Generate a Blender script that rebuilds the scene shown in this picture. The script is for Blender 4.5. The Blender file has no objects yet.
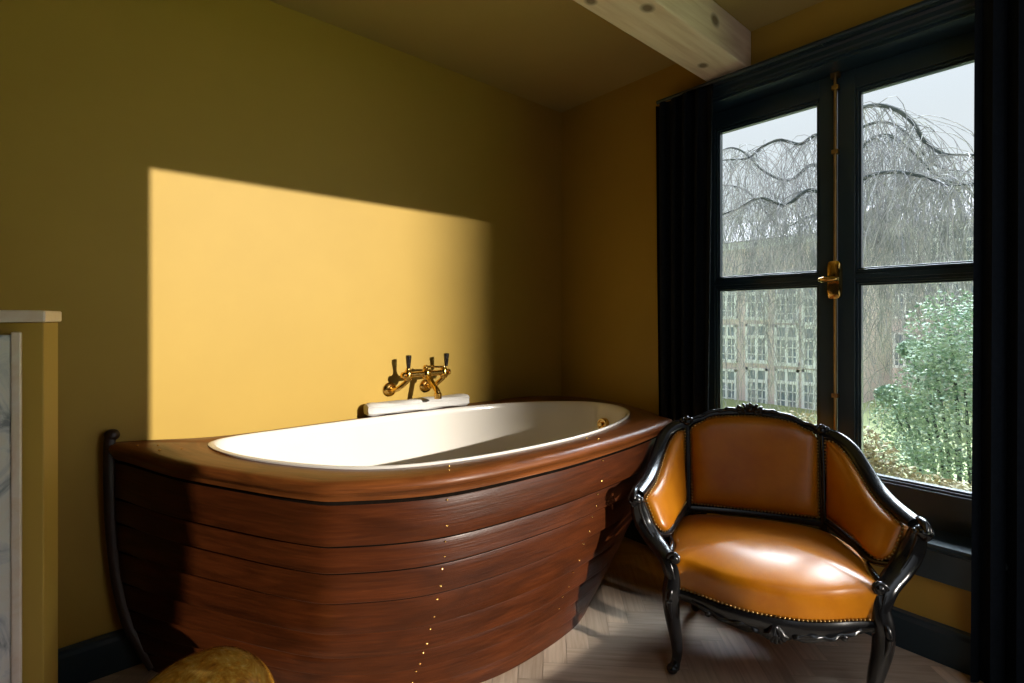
import bpy, math, random
from mathutils import Vector, Matrix
rnd = random.Random(7)
S = bpy.context.scene
COL = S.collection
PI = math.pi
V3 = Vector

# ------------------------------------------------------------------ helpers
class MB:
    """collects verts / faces for one mesh object"""
    def __init__(s):
        s.v = []; s.f = []
    def add(s, vs, fs):
        n = len(s.v); s.v += [tuple(p) for p in vs]; s.f += [tuple(i + n for i in f) for f in fs]
        return s
    def box(s, a, b):
        x0, y0, z0 = a; x1, y1, z1 = b
        return s.add([(x0,y0,z0),(x1,y0,z0),(x1,y1,z0),(x0,y1,z0),(x0,y0,z1),(x1,y0,z1),(x1,y1,z1),(x0,y1,z1)],
                     [(0,3,2,1),(4,5,6,7),(0,1,5,4),(1,2,6,5),(2,3,7,6),(3,0,4,7)])
    def prism(s, poly, z0, z1):
        n = len(poly)
        vs = [(x, y, z0) for x, y in poly] + [(x, y, z1) for x, y in poly]
        fs = [tuple(range(n - 1, -1, -1)), tuple(range(n, 2 * n))]
        fs += [(i, (i + 1) % n, n + (i + 1) % n, n + i) for i in range(n)]
        return s.add(vs, fs)
    def loft(s, rings, closed=True, cap0=True, cap1=True):
        n = len(rings[0]); vs = [p for r in rings for p in r]; fs = []
        for k in range(len(rings) - 1):
            for i in range(n if closed else n - 1):
                j = (i + 1) % n
                fs.append((k*n+i, k*n+j, (k+1)*n+j, (k+1)*n+i))
        if closed and cap0: fs.append(tuple(range(n - 1, -1, -1)))
        if closed and cap1: fs.append(tuple((len(rings)-1)*n + i for i in range(n)))
        return s.add(vs, fs)
    def sweep(s, path, rad, n=10, up=(0, 0, 1), power=1.0):
        """tube along path; rad is r, (a,b) or list of these; a across, b along 'up'"""
        P = [V3(p) for p in path]; m = len(P); rings = []
        upv = V3(up)
        for i in range(m):
            t = (P[min(i+1, m-1)] - P[max(i-1, 0)])
            t = t.normalized() if t.length > 1e-9 else V3((0,0,1))
            a = t.cross(upv)
            if a.length < 1e-3: a = t.cross(V3((0, 1, 0.2)))
            a.normalize(); b = a.cross(t).normalized()
            r = rad[i] if isinstance(rad, list) else rad
            ra, rb = r if isinstance(r, tuple) else (r, r)
            ring = []
            for k in range(n):
                w = 2 * PI * k / n
                c, d = math.cos(w), math.sin(w)
                if power != 1.0:
                    c = math.copysign(abs(c) ** power, c); d = math.copysign(abs(d) ** power, d)
                ring.append(P[i] + a * (ra * c) + b * (rb * d))
            rings.append(ring)
        return s.loft(rings)
    def lathe(s, prof, origin=(0, 0, 0), axis=(0, 0, 1), n=20):
        o = V3(origin); ax = V3(axis).normalized()
        q = V3((0, 0, 1)).rotation_difference(ax)
        rings = []
        for r, h in prof:
            rings.append([o + q @ V3((max(r, 1e-4) * math.cos(2*PI*k/n), max(r, 1e-4) * math.sin(2*PI*k/n), h)) for k in range(n)])
        return s.loft(rings)
    def ball(s, c, r, n=10, m=7, squash=(1, 1, 1), rot=None):
        c = V3(c); rings = []
        for j in range(1, m):
            a = PI * j / m
            ring = []
            for k in range(n):
                p = V3((r*math.sin(a)*math.cos(2*PI*k/n)*squash[0], r*math.sin(a)*math.sin(2*PI*k/n)*squash[1], -r*math.cos(a)*squash[2]))
                if rot is not None: p = rot @ p
                ring.append(c + p)
            rings.append(ring)
        return s.loft(rings)
    def build(s, name, mat, parent=None, smooth=42, bevel=0, loc=None):
        me = bpy.data.meshes.new(name)
        me.from_pydata(s.v, [], s.f); me.validate(); me.update()
        if smooth:
            me.polygons.foreach_set('use_smooth', [True] * len(me.polygons))
            try: me.set_sharp_from_angle(angle=math.radians(smooth))
            except Exception: pass
        o = bpy.data.objects.new(name, me); COL.objects.link(o)
        if mat: me.materials.append(mat)
        if parent: o.parent = parent
        if loc: o.location = loc
        if bevel:
            b = o.modifiers.new('bevel', 'BEVEL'); b.width = bevel; b.segments = 2; b.limit_method = 'ANGLE'
        return o

def tag(o, label=None, cat=None, group=None, kind=None):
    if label: o['label'] = label
    if cat: o['category'] = cat
    if group: o['group'] = group
    if kind: o['kind'] = kind
    return o
def empty(name, loc=(0, 0, 0), rz=0):
    o = bpy.data.objects.new(name, None); COL.objects.link(o)
    o.location = loc; o.rotation_euler = (0, 0, rz); o.empty_display_size = .1
    return o

def catmull(pts, sub=8, closed=False):
    P = [V3(p) for p in pts]; n = len(P); out = []
    rng = range(n) if closed else range(n - 1)
    for i in rng:
        if closed: p0, p1, p2, p3 = P[i-1], P[i], P[(i+1) % n], P[(i+2) % n]
        else: p0, p1, p2, p3 = P[max(i-1, 0)], P[i], P[i+1], P[min(i+2, n-1)]
        for k in range(sub):
            t = k / sub
            out.append(.5*((2*p1)+(p2-p0)*t+(2*p0-5*p1+4*p2-p3)*t*t+(3*p1-p0-3*p2+p3)*t**3))
    if not closed: out.append(P[-1].copy())
    return out
def resample(path, n):
    L = [0]
    for a, b in zip(path, path[1:]): L.append(L[-1] + (b - a).length)
    out = []; j = 0
    for i in range(n):
        d = L[-1] * i / (n - 1)
        while j < len(path) - 2 and L[j+1] < d: j += 1
        k = (d - L[j]) / max(L[j+1] - L[j], 1e-9)
        out.append(path[j].lerp(path[j+1], min(max(k, 0), 1)))
    return out
def curve(pts, n, sub=10): return resample(catmull(pts, sub), n)
def interp(x, xs, ys):
    if x <= xs[0]: return ys[0]
    for i in range(len(xs) - 1):
        if x <= xs[i+1]:
            return ys[i] + (ys[i+1] - ys[i]) * (x - xs[i]) / (xs[i+1] - xs[i])
    return ys[-1]

# ------------------------------------------------------------------ materials
def base_mat(name, col=(.5, .5, .5), rough=.5, metal=0, coat=0, spec=.5):
    m = bpy.data.materials.new(name); m.use_nodes = True
    b = m.node_tree.nodes['Principled BSDF']
    b.inputs['Base Color'].default_value = (*col, 1); b.inputs['Roughness'].default_value = rough
    b.inputs['Metallic'].default_value = metal; b.inputs['Coat Weight'].default_value = coat
    b.inputs['Specular IOR Level'].default_value = spec
    return m, m.node_tree, b
def N(nt, t, **kw):
    n = nt.nodes.new(t)
    for k, v in kw.items():
        if k in n.inputs: n.inputs[k].default_value = v
        else: setattr(n, k, v)
    return n
def coords(nt, scale=(1, 1, 1), out='Object'):
    tc = N(nt, 'ShaderNodeTexCoord'); mp = N(nt, 'ShaderNodeMapping'); mp.inputs['Scale'].default_value = scale
    nt.links.new(tc.outputs[out], mp.inputs['Vector']); return mp.outputs['Vector']
def noise(nt, vec, scale=5, detail=4, rough=.55, dist=0):
    n = N(nt, 'ShaderNodeTexNoise'); n.inputs['Scale'].default_value = scale; n.inputs['Detail'].default_value = detail
    n.inputs['Roughness'].default_value = rough; n.inputs['Distortion'].default_value = dist
    nt.links.new(vec, n.inputs['Vector']); return n.outputs['Fac']
def ramp(nt, fac, stops):
    r = N(nt, 'ShaderNodeValToRGB'); e = r.color_ramp.elements
    while len(e) < len(stops): e.new(.5)
    for i, (p, c) in enumerate(stops):
        e[i].position = p; e[i].color = (*c, 1)
    nt.links.new(fac, r.inputs['Fac']); return r.outputs['Color']
def bump(nt, b, h, strength=.2, dist=.01):
    n = N(nt, 'ShaderNodeBump'); n.inputs['Strength'].default_value = strength; n.inputs['Distance'].default_value = dist
    nt.links.new(h, n.inputs['Height']); nt.links.new(n.outputs['Normal'], b.inputs['Normal'])
def noisy(name, c0, c1, scale=6, rough=.5, stretch=(1, 1, 1), bmp=0, bdist=.004, coat=0, metal=0, spec=.5, detail=4, pos=(.3, .7), dist=0):
    m, nt, b = base_mat(name, c0, rough, metal, coat, spec)
    v = coords(nt, stretch); f = noise(nt, v, scale, detail, .6, dist)
    nt.links.new(ramp(nt, f, [(pos[0], c0), (pos[1], c1)]), b.inputs['Base Color'])
    if bmp: bump(nt, b, f, bmp, bdist)
    return m

M = {}
M['fill_cut_dark'] = noisy('unseen_wall_fill_cut', (.05, .042, .03), (.06, .05, .035), 2.5, .6, spec=.3)  # unseen walls given a dark tone to cut fill light
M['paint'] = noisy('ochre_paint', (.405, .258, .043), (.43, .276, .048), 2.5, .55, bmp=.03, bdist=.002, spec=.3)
M['ceiling'] = noisy('ceiling_paint', (.40, .30, .10), (.43, .32, .11), 2, .7, spec=.2)
M['trim'] = noisy('blue_black_paint', (.014, .031, .042), (.018, .038, .051), 6, .33, spec=.5)
M['curtain'] = noisy('navy_curtain', (.004, .006, .009), (.008, .011, .016), 60, .85, bmp=.2, bdist=.001, spec=.15)
M['brass'] = noisy('polished_brass', (.80, .52, .16), (.70, .42, .10), 8, .16, metal=1)
M['dull_brass'] = noisy('aged_brass', (.52, .33, .12), (.40, .25, .09), 12, .32, metal=1)
M['black_handle'] = noisy('black_lever', (.012, .010, .010), (.02, .018, .016), 20, .22)
M['porcelain'] = noisy('white_enamel', (.69, .655, .60), (.71, .675, .62), 3, .12, coat=.3)
M['towel'] = noisy('white_towel', (.58, .57, .55), (.64, .63, .61), 220, .95, bmp=.5, bdist=.003, spec=.1)
M['lacquer'] = noisy('black_lacquer', (.004, .004, .005), (.008, .0075, .008), 25, .24, bmp=.05, coat=.25, spec=.5)
M['dark_wood'] = noisy('dark_stem_wood', (.020, .010, .006), (.034, .016, .009), 14, .45, stretch=(1, 1, .15))

def leather():
    m, nt, b = base_mat('tan_leather', (.55, .2, .02), .33, 0, .25, .45)
    v = coords(nt); f = noise(nt, v, 7, 5, .6)
    nt.links.new(ramp(nt, f, [(.25, (.40, .115, .002)), (.55, (.50, .165, .003)), (.8, (.57, .205, .005))]), b.inputs['Base Color'])
    f2 = noise(nt, v, 240, 3, .6); bump(nt, b, f2, .10, .002)
    b.inputs['Coat Roughness'].default_value = .22
    return m
M['leather'] = leather()

def mahogany(name='mahogany', k=1.0, g=1.0):
    m, nt, b = base_mat(name, (.1, .03, .015), .36, 0, .07, .24)
    at = N(nt, 'ShaderNodeAttribute'); at.attribute_name = 'grain'; at.attribute_type = 'GEOMETRY'
    mp = N(nt, 'ShaderNodeMapping'); mp.inputs['Scale'].default_value = (1.6, 26, 1)
    nt.links.new(at.outputs['Vector'], mp.inputs['Vector'])
    f = noise(nt, mp.outputs['Vector'], 3.2, 7, .68, .6)
    mp2 = N(nt, 'ShaderNodeMapping'); mp2.inputs['Scale'].default_value = (2.5, 9, 1)
    nt.links.new(at.outputs['Vector'], mp2.inputs['Vector'])
    f2 = noise(nt, mp2.outputs['Vector'], 1.1, 3, .5, 1.2)
    c = ramp(nt, f, [(q, (x * k, y * k * g, z * k * g)) for q, (x, y, z) in [(.25, (.034, .0075, .0018)), (.5, (.060, .0140, .0030)), (.70, (.084, .0215, .005)), (.84, (.14, .044, .014))]])
    c2 = ramp(nt, f2, [(.3, (.62, .62, .62)), (.7, (1.15, 1.12, 1.1))])
    mx = N(nt, 'ShaderNodeMix', data_type='RGBA', blend_type='MULTIPLY'); mx.inputs[0].default_value = 1
    nt.links.new(c, mx.inputs[6]); nt.links.new(c2, mx.inputs[7])
    nt.links.new(mx.outputs[2], b.inputs['Base Color'])
    bump(nt, b, f, .35, .003)
    b.inputs['Coat Roughness'].default_value = .2
    return m
M['mahogany'] = mahogany()
M['rail_wood'] = mahogany('lighter_gunwale_wood', 2.3, 1.25)  # same mahogany with lighter tones for the gunwale
M['lap_shade'] = noisy('painted_lap_shade', (.006, .004, .003), (.010, .007, .005), 30, .9, spec=0)  # near-black tone standing in for shadow under the laps and rim

def pine():
    m, nt, b = base_mat('bleached_pine', (.6, .45, .3), .65, spec=.25)
    v = coords(nt, (14, .9, 14)); f = noise(nt, v, 2.2, 6, .6, .4)
    c = ramp(nt, f, [(.3, (.66, .48, .33)), (.55, (.80, .64, .48)), (.75, (.85, .71, .56))])
    tc = N(nt, 'ShaderNodeTexCoord')
    col = c
    for (x, y, z, r) in [(1.11, -1.0, 2.503, .026), (1.225, -.80, 2.503, .030), (1.14, -.22, 2.503, .027), (1.273, -.36, 2.605, .034), (1.273, -1.2, 2.60, .03)]:
        sub = N(nt, 'ShaderNodeVectorMath', operation='SUBTRACT'); sub.inputs[1].default_value = (x, y, z)
        nt.links.new(tc.outputs['Object'], sub.inputs[0])
        sc = N(nt, 'ShaderNodeVectorMath', operation='MULTIPLY'); sc.inputs[1].default_value = (1, .75, 1)
        nt.links.new(sub.outputs[0], sc.inputs[0])
        ln = N(nt, 'ShaderNodeVectorMath', operation='LENGTH'); nt.links.new(sc.outputs[0], ln.inputs[0])
        mr = N(nt, 'ShaderNodeMapRange'); mr.inputs['From Min'].default_value = r*.45; mr.inputs['From Max'].default_value = r
        mr.inputs['To Min'].default_value = .85; mr.inputs['To Max'].default_value = 0
        nt.links.new(ln.outputs['Value'], mr.inputs['Value'])
        mx = N(nt, 'ShaderNodeMix', data_type='RGBA'); nt.links.new(mr.outputs[0], mx.inputs[0])
        nt.links.new(col, mx.inputs[6]); mx.inputs[7].default_value = (.14, .085, .045, 1); col = mx.outputs[2]
    nt.links.new(col, b.inputs['Base Color']); bump(nt, b, f, .15, .003)
    return m
M['pine'] = pine()

def oak():
    m, nt, b = base_mat('oak_parquet', (.4, .3, .2), .36, spec=.45)
    at = N(nt, 'ShaderNodeAttribute'); at.attribute_name = 'plank'; at.attribute_type = 'GEOMETRY'
    sep = N(nt, 'ShaderNodeSeparateXYZ'); nt.links.new(at.outputs['Vector'], sep.inputs[0])
    mp = N(nt, 'ShaderNodeMapping'); mp.inputs['Scale'].default_value = (2.0, 30, 1)
    nt.links.new(at.outputs['Vector'], mp.inputs['Vector'])
    f = noise(nt, mp.outputs['Vector'], 2.0, 5, .6, .3)
    c = ramp(nt, f, [(.3, (.48, .355, .25)), (.6, (.64, .50, .375)), (.8, (.71, .58, .46))])
    c2 = ramp(nt, sep.outputs['Z'], [(0, (.74, .74, .74)), (1, (1.12, 1.12, 1.12))])
    mx = N(nt, 'ShaderNodeMix', data_type='RGBA', blend_type='MULTIPLY'); mx.inputs[0].default_value = 1
    nt.links.new(c, mx.inputs[6]); nt.links.new(c2, mx.inputs[7])
    nt.links.new(mx.outputs[2], b.inputs['Base Color']); bump(nt, b, f, .08, .002)
    return m
M['oak'] = oak()

def marble():
    m, nt, b = base_mat('veined_marble', (.7, .7, .7), .22)
    v = coords(nt, (1, 1, .6)); f = noise(nt, v, 9, 8, .62, 1.6)
    nt.links.new(ramp(nt, f, [(.36, (.30, .32, .36)), (.44, (.62, .63, .66)), (.52, (.80, .78, .76)), (.7, (.82, .74, .66))]), b.inputs['Base Color'])
    return m
M['marble'] = marble()
M['pink_marble'] = noisy('rosy_marble', (.74, .58, .45), (.80, .70, .62), 14, .3, dist=1.5)

def amber():
    m, nt, b = base_mat('mottled_amber', (.5, .28, .05), .2, 0, .5, .5)
    v = coords(nt); f = noise(nt, v, 14, 9, .75, .6); vo = N(nt, 'ShaderNodeTexVoronoi'); vo.inputs['Scale'].default_value = 60
    nt.links.new(v, vo.inputs['Vector'])
    c = ramp(nt, f, [(.34, (.22, .075, .010)), (.46, (.50, .22, .022)), (.56, (.66, .38, .06)), (.68, (.82, .66, .32))])
    c2 = ramp(nt, vo.outputs['Distance'], [(0, (1.25, 1.2, 1.1)), (.5, (.85, .85, .85))])
    mx = N(nt, 'ShaderNodeMix', data_type='RGBA', blend_type='MULTIPLY'); mx.inputs[0].default_value = 1
    nt.links.new(c, mx.inputs[6]); nt.links.new(c2, mx.inputs[7]); nt.links.new(mx.outputs[2], b.inputs['Base Color'])
    bump(nt, b, f, .15, .004)
    return m
M['amber'] = amber()

def glass():
    m = bpy.data.materials.new('window_glass'); m.use_nodes = True; nt = m.node_tree; nt.nodes.clear()
    o = N(nt, 'ShaderNodeOutputMaterial'); t = N(nt, 'ShaderNodeBsdfTransparent'); g = N(nt, 'ShaderNodeBsdfGlossy')
    t.inputs['Color'].default_value = (.96, .98, .98, 1); g.inputs['Roughness'].default_value = .02
    fr = N(nt, 'ShaderNodeFresnel'); fr.inputs['IOR'].default_value = 1.25
    mx = N(nt, 'ShaderNodeMixShader'); nt.links.new(fr.outputs[0], mx.inputs[0]); nt.links.new(t.outputs[0], mx.inputs[1]); nt.links.new(g.outputs[0], mx.inputs[2])
    nt.links.new(mx.outputs[0], o.inputs['Surface']); return m
M['glass'] = glass()

def brick():
    m, nt, b = base_mat('pale_brick', (.5, .4, .38), .9, spec=.1)
    tc = N(nt, 'ShaderNodeTexCoord'); sp = N(nt, 'ShaderNodeSeparateXYZ'); nt.links.new(tc.outputs['Object'], sp.inputs[0])
    cb = N(nt, 'ShaderNodeCombineXYZ'); nt.links.new(sp.outputs['X'], cb.inputs['X']); nt.links.new(sp.outputs['Z'], cb.inputs['Y'])
    br = N(nt, 'ShaderNodeTexBrick'); nt.links.new(cb.outputs[0], br.inputs['Vector'])
    br.inputs['Scale'].default_value = 4; br.inputs['Color1'].default_value = (.62, .50, .50, 1); br.inputs['Color2'].default_value = (.70, .55, .54, 1)
    br.inputs['Mortar'].default_value = (.76, .73, .73, 1); br.inputs['Mortar Size'].default_value = .02
    nt.links.new(br.outputs['Color'], b.inputs['Base Color']); return m
M['brick'] = brick()  # outdoor haze is put into these pale brick tones
M['stone_white'] = noisy('white_window_paint', (.80, .82, .84), (.86, .87, .88), 5, .6)
M['far_glass'] = noisy('far_window_glass', (.16, .20, .24), (.26, .31, .36), 1.2, .15)
M['roof'] = noisy('roof_tiles', (.13, .115, .12), (.19, .16, .16), 9, .8)
M['bark'] = noisy('bark', (.04, .055, .055), (.10, .11, .105), 12, .9, bmp=.3)
M['twig'] = noisy('bare_twigs', (.15, .165, .175), (.56, .53, .54), 3, .85)
M['leafgreen'] = noisy('shrub_leaves', (.14, .26, .17), (.52, .62, .47), 5, .5, pos=(.35, .68))
M['hedge'] = noisy('brown_hedge_leaves', (.28, .25, .17), (.50, .48, .30), 6, .7)
M['lawn'] = noisy('lawn', (.20, .25, .11), (.34, .37, .17), 9, .9, bmp=.4)

# ------------------------------------------------------------------ camera
CX, CY, H = 2.36, -2.47, 1.30
YAW = math.radians(49.3)
cam = bpy.data.cameras.new('camera'); co = bpy.data.objects.new('camera', cam); COL.objects.link(co)
co.location = (CX, CY, H); co.rotation_euler = (PI / 2, 0, YAW)
cam.sensor_width = 36; cam.lens = 502 / 1024 * 36
cam.shift_y = -(341.5 - 318) / 1024; cam.clip_start = .05; cam.clip_end = 300
S.camera = co

# ------------------------------------------------------------------ room shell
W, NEAR, CEIL, WT = 2.6, -4.3, 2.69, .30
SX, SZ = .20, .26        # sun slopes (dy/dx, dz/dx)
def herringbone():
    L, w = .45, .09
    mb = MB(); data = []
    c, s = math.cos(PI / 4 + .0), math.sin(PI / 4 + .0)
    g = .0012
    def put(x0, y0, x1, y1, along_x):
        k = rnd.random(); ox, oy = rnd.uniform(0, 40), rnd.uniform(0, 40)
        x0 += g; y0 += g; x1 -= g; y1 -= g
        q = [(x0, y0), (x1, y0), (x1, y1), (x0, y1)]
        P = [(c*x - s*y + 1.7, s*x + c*y - 2.1) for x, y in q]
        for ax, lim, sg in ((0, -.02, 1), (0, W + .02, -1), (1, NEAR - .02, 1), (1, .02, -1)):   # clip to the room
            out = []
            for a, b in zip(P, P[1:] + P[:1]):
                da, db = sg * (a[ax] - lim), sg * (b[ax] - lim)
                if da >= 0: out.append(a)
                if (da >= 0) != (db >= 0):
                    t = da / (da - db); out.append((a[0] + (b[0] - a[0]) * t, a[1] + (b[1] - a[1]) * t))
            P = out
            if len(P) < 3: return
        mb.add([(x, y, 0) for x, y in P], [tuple(range(len(P)))])
        for X, Y in P:
            x, y = c * (X - 1.7) + s * (Y + 2.1), -s * (X - 1.7) + c * (Y + 2.1)
            data.append(((x + ox, y + oy, k) if along_x else (y + ox, x + oy, k)))
    nrep = int(round(2 * L / w))
    for j in range(-60, 60):
        for i in range(-9, 10):
            bx, by = i * 2 * L + j * w, j * w
            put(bx, by, bx + L, by + w, True)
            put(bx + L, by + w - L, bx + L + w, by + w, False) if False else put(bx - w, by, bx, by + L, False)
    mb.add([(-.05, NEAR-.05, -.004), (W+.05, NEAR-.05, -.004), (W+.05, .05, -.004), (-.05, .05, -.004)], [(0, 1, 2, 3)])
    data += [(0, 0, 0)] * 4
    mb.add([(-.05, NEAR-.05, -.1), (W+.05, NEAR-.05, -.1), (W+.05, .05, -.1), (-.05, .05, -.1)], [(3, 2, 1, 0)])
    data += [(0, 0, 0)] * 4
    o = mb.build('floor', M['oak'], smooth=0)
    if len(o.data.vertices) == len(data):
        a = o.data.attributes.new('plank', 'FLOAT_VECTOR', 'POINT')
        a.data.foreach_set('vector', [x for d in data for x in d])
    return o
tag(herringbone(), kind='structure')

# window opening in the far wall
OX0, OX1, OZ0, OZ1 = .93, 2.26, .44, 2.42
m = MB()
m.box((-.1, 0, -.05), (OX0, WT, CEIL + .1)).box((OX1, 0, -.05), (W + .1, WT, CEIL + .1))
m.box((OX0, 0, -.05), (OX1, WT, OZ0)).box((OX0, 0, OZ1), (OX1, WT, CEIL + .1))
tag(m.build('wall_far', M['paint'], smooth=0), kind='structure')
m = MB().box((-.12, NEAR - .1, -.05), (0, 0, CEIL + .1))
tag(m.build('wall_left', M['paint'], smooth=0), kind='structure')
m = MB().box((-.12, NEAR - .12, -.05), (W + .12, NEAR, CEIL + .1))
tag(m.build('wall_near', M['fill_cut_dark'], smooth=0), kind='structure')
# right wall with its own window: the low sun comes in through it
RT = .12
ry0 = -2.266 + SX * W; ry1 = -.004; rz0 = SZ * (W - 1.06); rz1 = 1.872 + SZ * (W + RT)
m = MB()
m.box((W, NEAR, -.05), (W + RT, ry0, CEIL + .1)).box((W, ry1, -.05), (W + RT, 0, CEIL + .1))
m.box((W, ry0, -.05), (W + RT, ry1, rz0)).box((W, ry0, rz1), (W + RT, ry1, CEIL + .1))
tag(m.build('wall_right', M['fill_cut_dark'], smooth=0), kind='structure')
m = MB().box((-.12, NEAR - .1, CEIL), (W + .12, WT, CEIL + .12))
tag(m.build('ceiling', M['ceiling'], smooth=0), kind='structure')

m = MB().box((1.066, NEAR, 2.503), (1.272, -.003, CEIL - .001))
beam = m.build('ceiling_beam', M['pine'], smooth=0, bevel=.006); tag(beam, 'bleached pine ceiling beam with dark knots above the window', 'beam', kind='structure')

m = MB()
prof = [(0, 0), (-.018, 0), (-.018, .115), (-.012, .128), (-.012, .138), (-.004, .146), (0, .146)]
m.loft([[(x, y, z) for y, z in prof] for x in (0.0, W)])
tag(m.build('baseboard_far', M['trim'], smooth=0), kind='structure')
m = MB(); m.loft([[(-y, x, z) for y, z in prof] for x in (NEAR, 0)])
tag(m.build('baseboard_left', M['trim'], smooth=0), kind='structure')

# ------------------------------------------------------------------ window
GY = .17
win = empty('window_1', ((OX0 + OX1) / 2, 0, OZ0)); tag(win, kind='structure')
def wpart(mb, name, mat, parent=win, **k):
    o = mb.build(name, mat, None, **k); o.parent = parent
    base = V3(win.location)
    o.matrix_parent_inverse = Matrix.Translation(-base)
    return o
m = MB()
cw = .10
# moulded casing round the opening, on the room face of the wall
def casing_profile():
    return [(0, 0), (0, -.020), (.012, -.020), (.018, -.028), (.038, -.028), (.046, -.038), (.062, -.038), (.062, 0)]
cp = casing_profile()
rings = []
for (cx_, cz_, sx, sz) in [(OX0, OZ0 - .1, -1, 0), (OX0, OZ1, -1, 1), (OX1, OZ1, 1, 1), (OX1, OZ0 - .1, 1, 0)]:
    rings.append([(cx_ + sx * a, b, cz_ + sz * a) for a, b in cp])
m.loft(rings)
# extra crown step on the head
m.box((OX0 - .075, -.054, OZ1 + .062), (OX1 + .075, -.001, OZ1 + .076))
m.box((OX0 - .068, -.046, OZ1 + .050), (OX1 + .068, -.001, OZ1 + .062))
# lining of the reveal
m.box((OX0, -.002, OZ0), (OX0 + .012, WT, OZ1)).box((OX1 - .012, -.002, OZ0), (OX1, WT, OZ1)).box((OX0, -.002, OZ1 - .012), (OX1, WT, OZ1))
# fixed outer frame
m.box((OX0 + .012, .14, OZ0), (OX0 + .045, .24, OZ1 - .012)).box((OX1 - .045, .14, OZ0), (OX1 - .012, .24, OZ1 - .012))
m.box((OX0 + .04, .14, OZ1 - .05), (OX1 - .04, .24, OZ1 - .012)).box((OX0 + .04, .14, OZ0), (OX1 - .04, .24, OZ0 + .045))
wpart(m, 'window_frame', M['trim'], smooth=30)
m = MB()
sp = [(-.048, .0), (.17, .0), (.17, -.03), (-.036, -.03), (-.048, -.022), (-.053, -.010)]
m.loft([[(x, y, OZ0 + .012 + z) for y, z in sp] for x in (OX0 - .11, OX1 + .11)])
m.box((OX0 - .10, -.026, .309), (OX1 + .10, -.001, OZ0 - .018))
m.box((OX0 - .10, -.034, OZ0 - .045), (OX1 + .10, -.001, OZ0 - .018))
wpart(m, 'window_sill', M['trim'], smooth=30)
MX = 1.594; BAR = 1.484
def sash(x0, x1, gx0, gx1):
    gz0, gz1 = .60, 2.318
    m = MB(); y0, y1 = .13, .19
    z0, z1 = OZ0 + .012, OZ1 - .014
    m.box((x0, y0, z0), (gx0, y1, z1)).box((gx1, y0, z0), (x1, y1, z1))
    m.box((gx0, y0, z0), (gx1, y1, gz0)).box((gx0, y0, gz1), (gx1, y1, z1))
    m.box((gx0, y0 + .006, BAR - .022), (gx1, y1, BAR + .022)); m.box((gx0, y0 - .006, BAR - .010), (gx1, y0 + .02, BAR + .010))
    # glazing mouldings
    for (a, b) in ((gz0, BAR - .022), (BAR + .022, gz1)):
        for q, dy in ((.010, .012), (.018, .024)):
            m.box((gx0, y0 + dy, a), (gx0 + q, y1 - .005, b)).box((gx1 - q, y0 + dy, a), (gx1, y1 - .005, b))
            m.box((gx0, y0 + dy, a), (gx1, y1 - .005, a + q)).box((gx0, y0 + dy, b - q), (gx1, y1 - .005, b))
    s = wpart(m, 'sash', M['trim'], smooth=0, bevel=.002)
    for (a, b) in ((gz0, BAR - .022), (BAR + .022, gz1)):
        g = MB().box((gx0 + .012, GY - .002, a + .012), (gx1 - .012, GY + .002, b - .012)).build('glass_pane', M['glass'], s, smooth=0)
    return s
sash(OX0 + .04, MX - .004, 1.017, 1.523)
sash(MX + .004, OX1 - .04, 1.665, 2.171)
# espagnolette bolt
m = MB()
m.sweep([(MX, .112, z) for z in (.50, 1.0, 1.40)], .007, 12).sweep([(MX, .112, z) for z in (1.54, 2.0, 2.40)], .007, 12)
for z in (.62, .95, 2.05, 2.34): m.box((MX - .013, .104, z - .009), (MX + .013, .132, z + .009))
m.box((MX - .018, .108, 2.385), (MX + .018, .132, 2.41))
bolt = wpart(m, 'espagnolette_bolt', M['dull_brass'], smooth=40)
m = MB()
pl = []
for y, k in ((.131, 1), (.104, 1), (.098, .82)):
    ring = []
    for i in range(28):
        a = 2 * PI * i / 28; cx_, cz_ = math.cos(a), math.sin(a)
        ring.append((MX - .004 + .028 * k * math.copysign(abs(cx_)**.45, cx_), y, BAR - .012 + .085 * k * math.copysign(abs(cz_)**.35, cz_)))
    pl.append(ring)
m.loft(pl)
m.sweep([(MX - .004, .10, BAR - .012), (MX - .004, .055, BAR - .012)], .011, 14)
m.ball((MX - .010, .052, BAR - .012), .034, 20, 12, (1.30, .5, .42))
tag(m.build('turn_handle', M['brass'], bolt), 'polished brass turn handle with oval knob')

# ------------------------------------------------------------------ curtains
def curtain(x0, x1, y, z0, z1, folds, label, seed, bot0=0, bot1=0):
    r = random.Random(seed); m = MB(); nx, nz = folds * 14, 26
    ph = [r.uniform(0, 6.28) for _ in range(4)]
    rows_f, rows_b = [], []
    for j in range(nz + 1):
        t = j / nz; z = z0 + (z1 - z0) * t; F = []; B = []
        for i in range(nx + 1):
            u = i / nx
            a0 = x0 + bot0 * (1 - t) ** 1.3; a1 = x1 + bot1 * (1 - t) ** 1.3
            wv = math.sin(u * folds * 2 * PI + .5 * math.sin(3 * u + ph[0]) + .25 * math.sin(2.2 * t + ph[1]))
            amp = .030 + .010 * math.sin(u * 9 + ph[2]) - .012 * max(0, t - .9) * 10
            x = a0 + (a1 - a0) * u + .006 * math.sin(u * folds * 4 * PI + ph[3])
            yy = y + amp * wv
            F.append((x, yy, z)); B.append((x, yy + .004, z))
        rows_f.append(F); rows_b.append(B)
    rings = [F + B[::-1] for F, B in zip(rows_f, rows_b)]
    m.loft(rings)
    # gathered heading tape
    o = m.build('curtain', M['curtain'], smooth=60)
    tag(o, label, 'curtain', 'curtains at the tall window')
    return o
curtain(.79, 1.125, -.085, .02, 2.462, 5, 'black navy curtain on the left side of the window, behind the bath', 3, .03, -.035)
curtain(2.085, 2.33, -.085, .02, 2.462, 4, 'black navy curtain on the right side of the window, at the picture edge', 5, -.01, 0)
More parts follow.
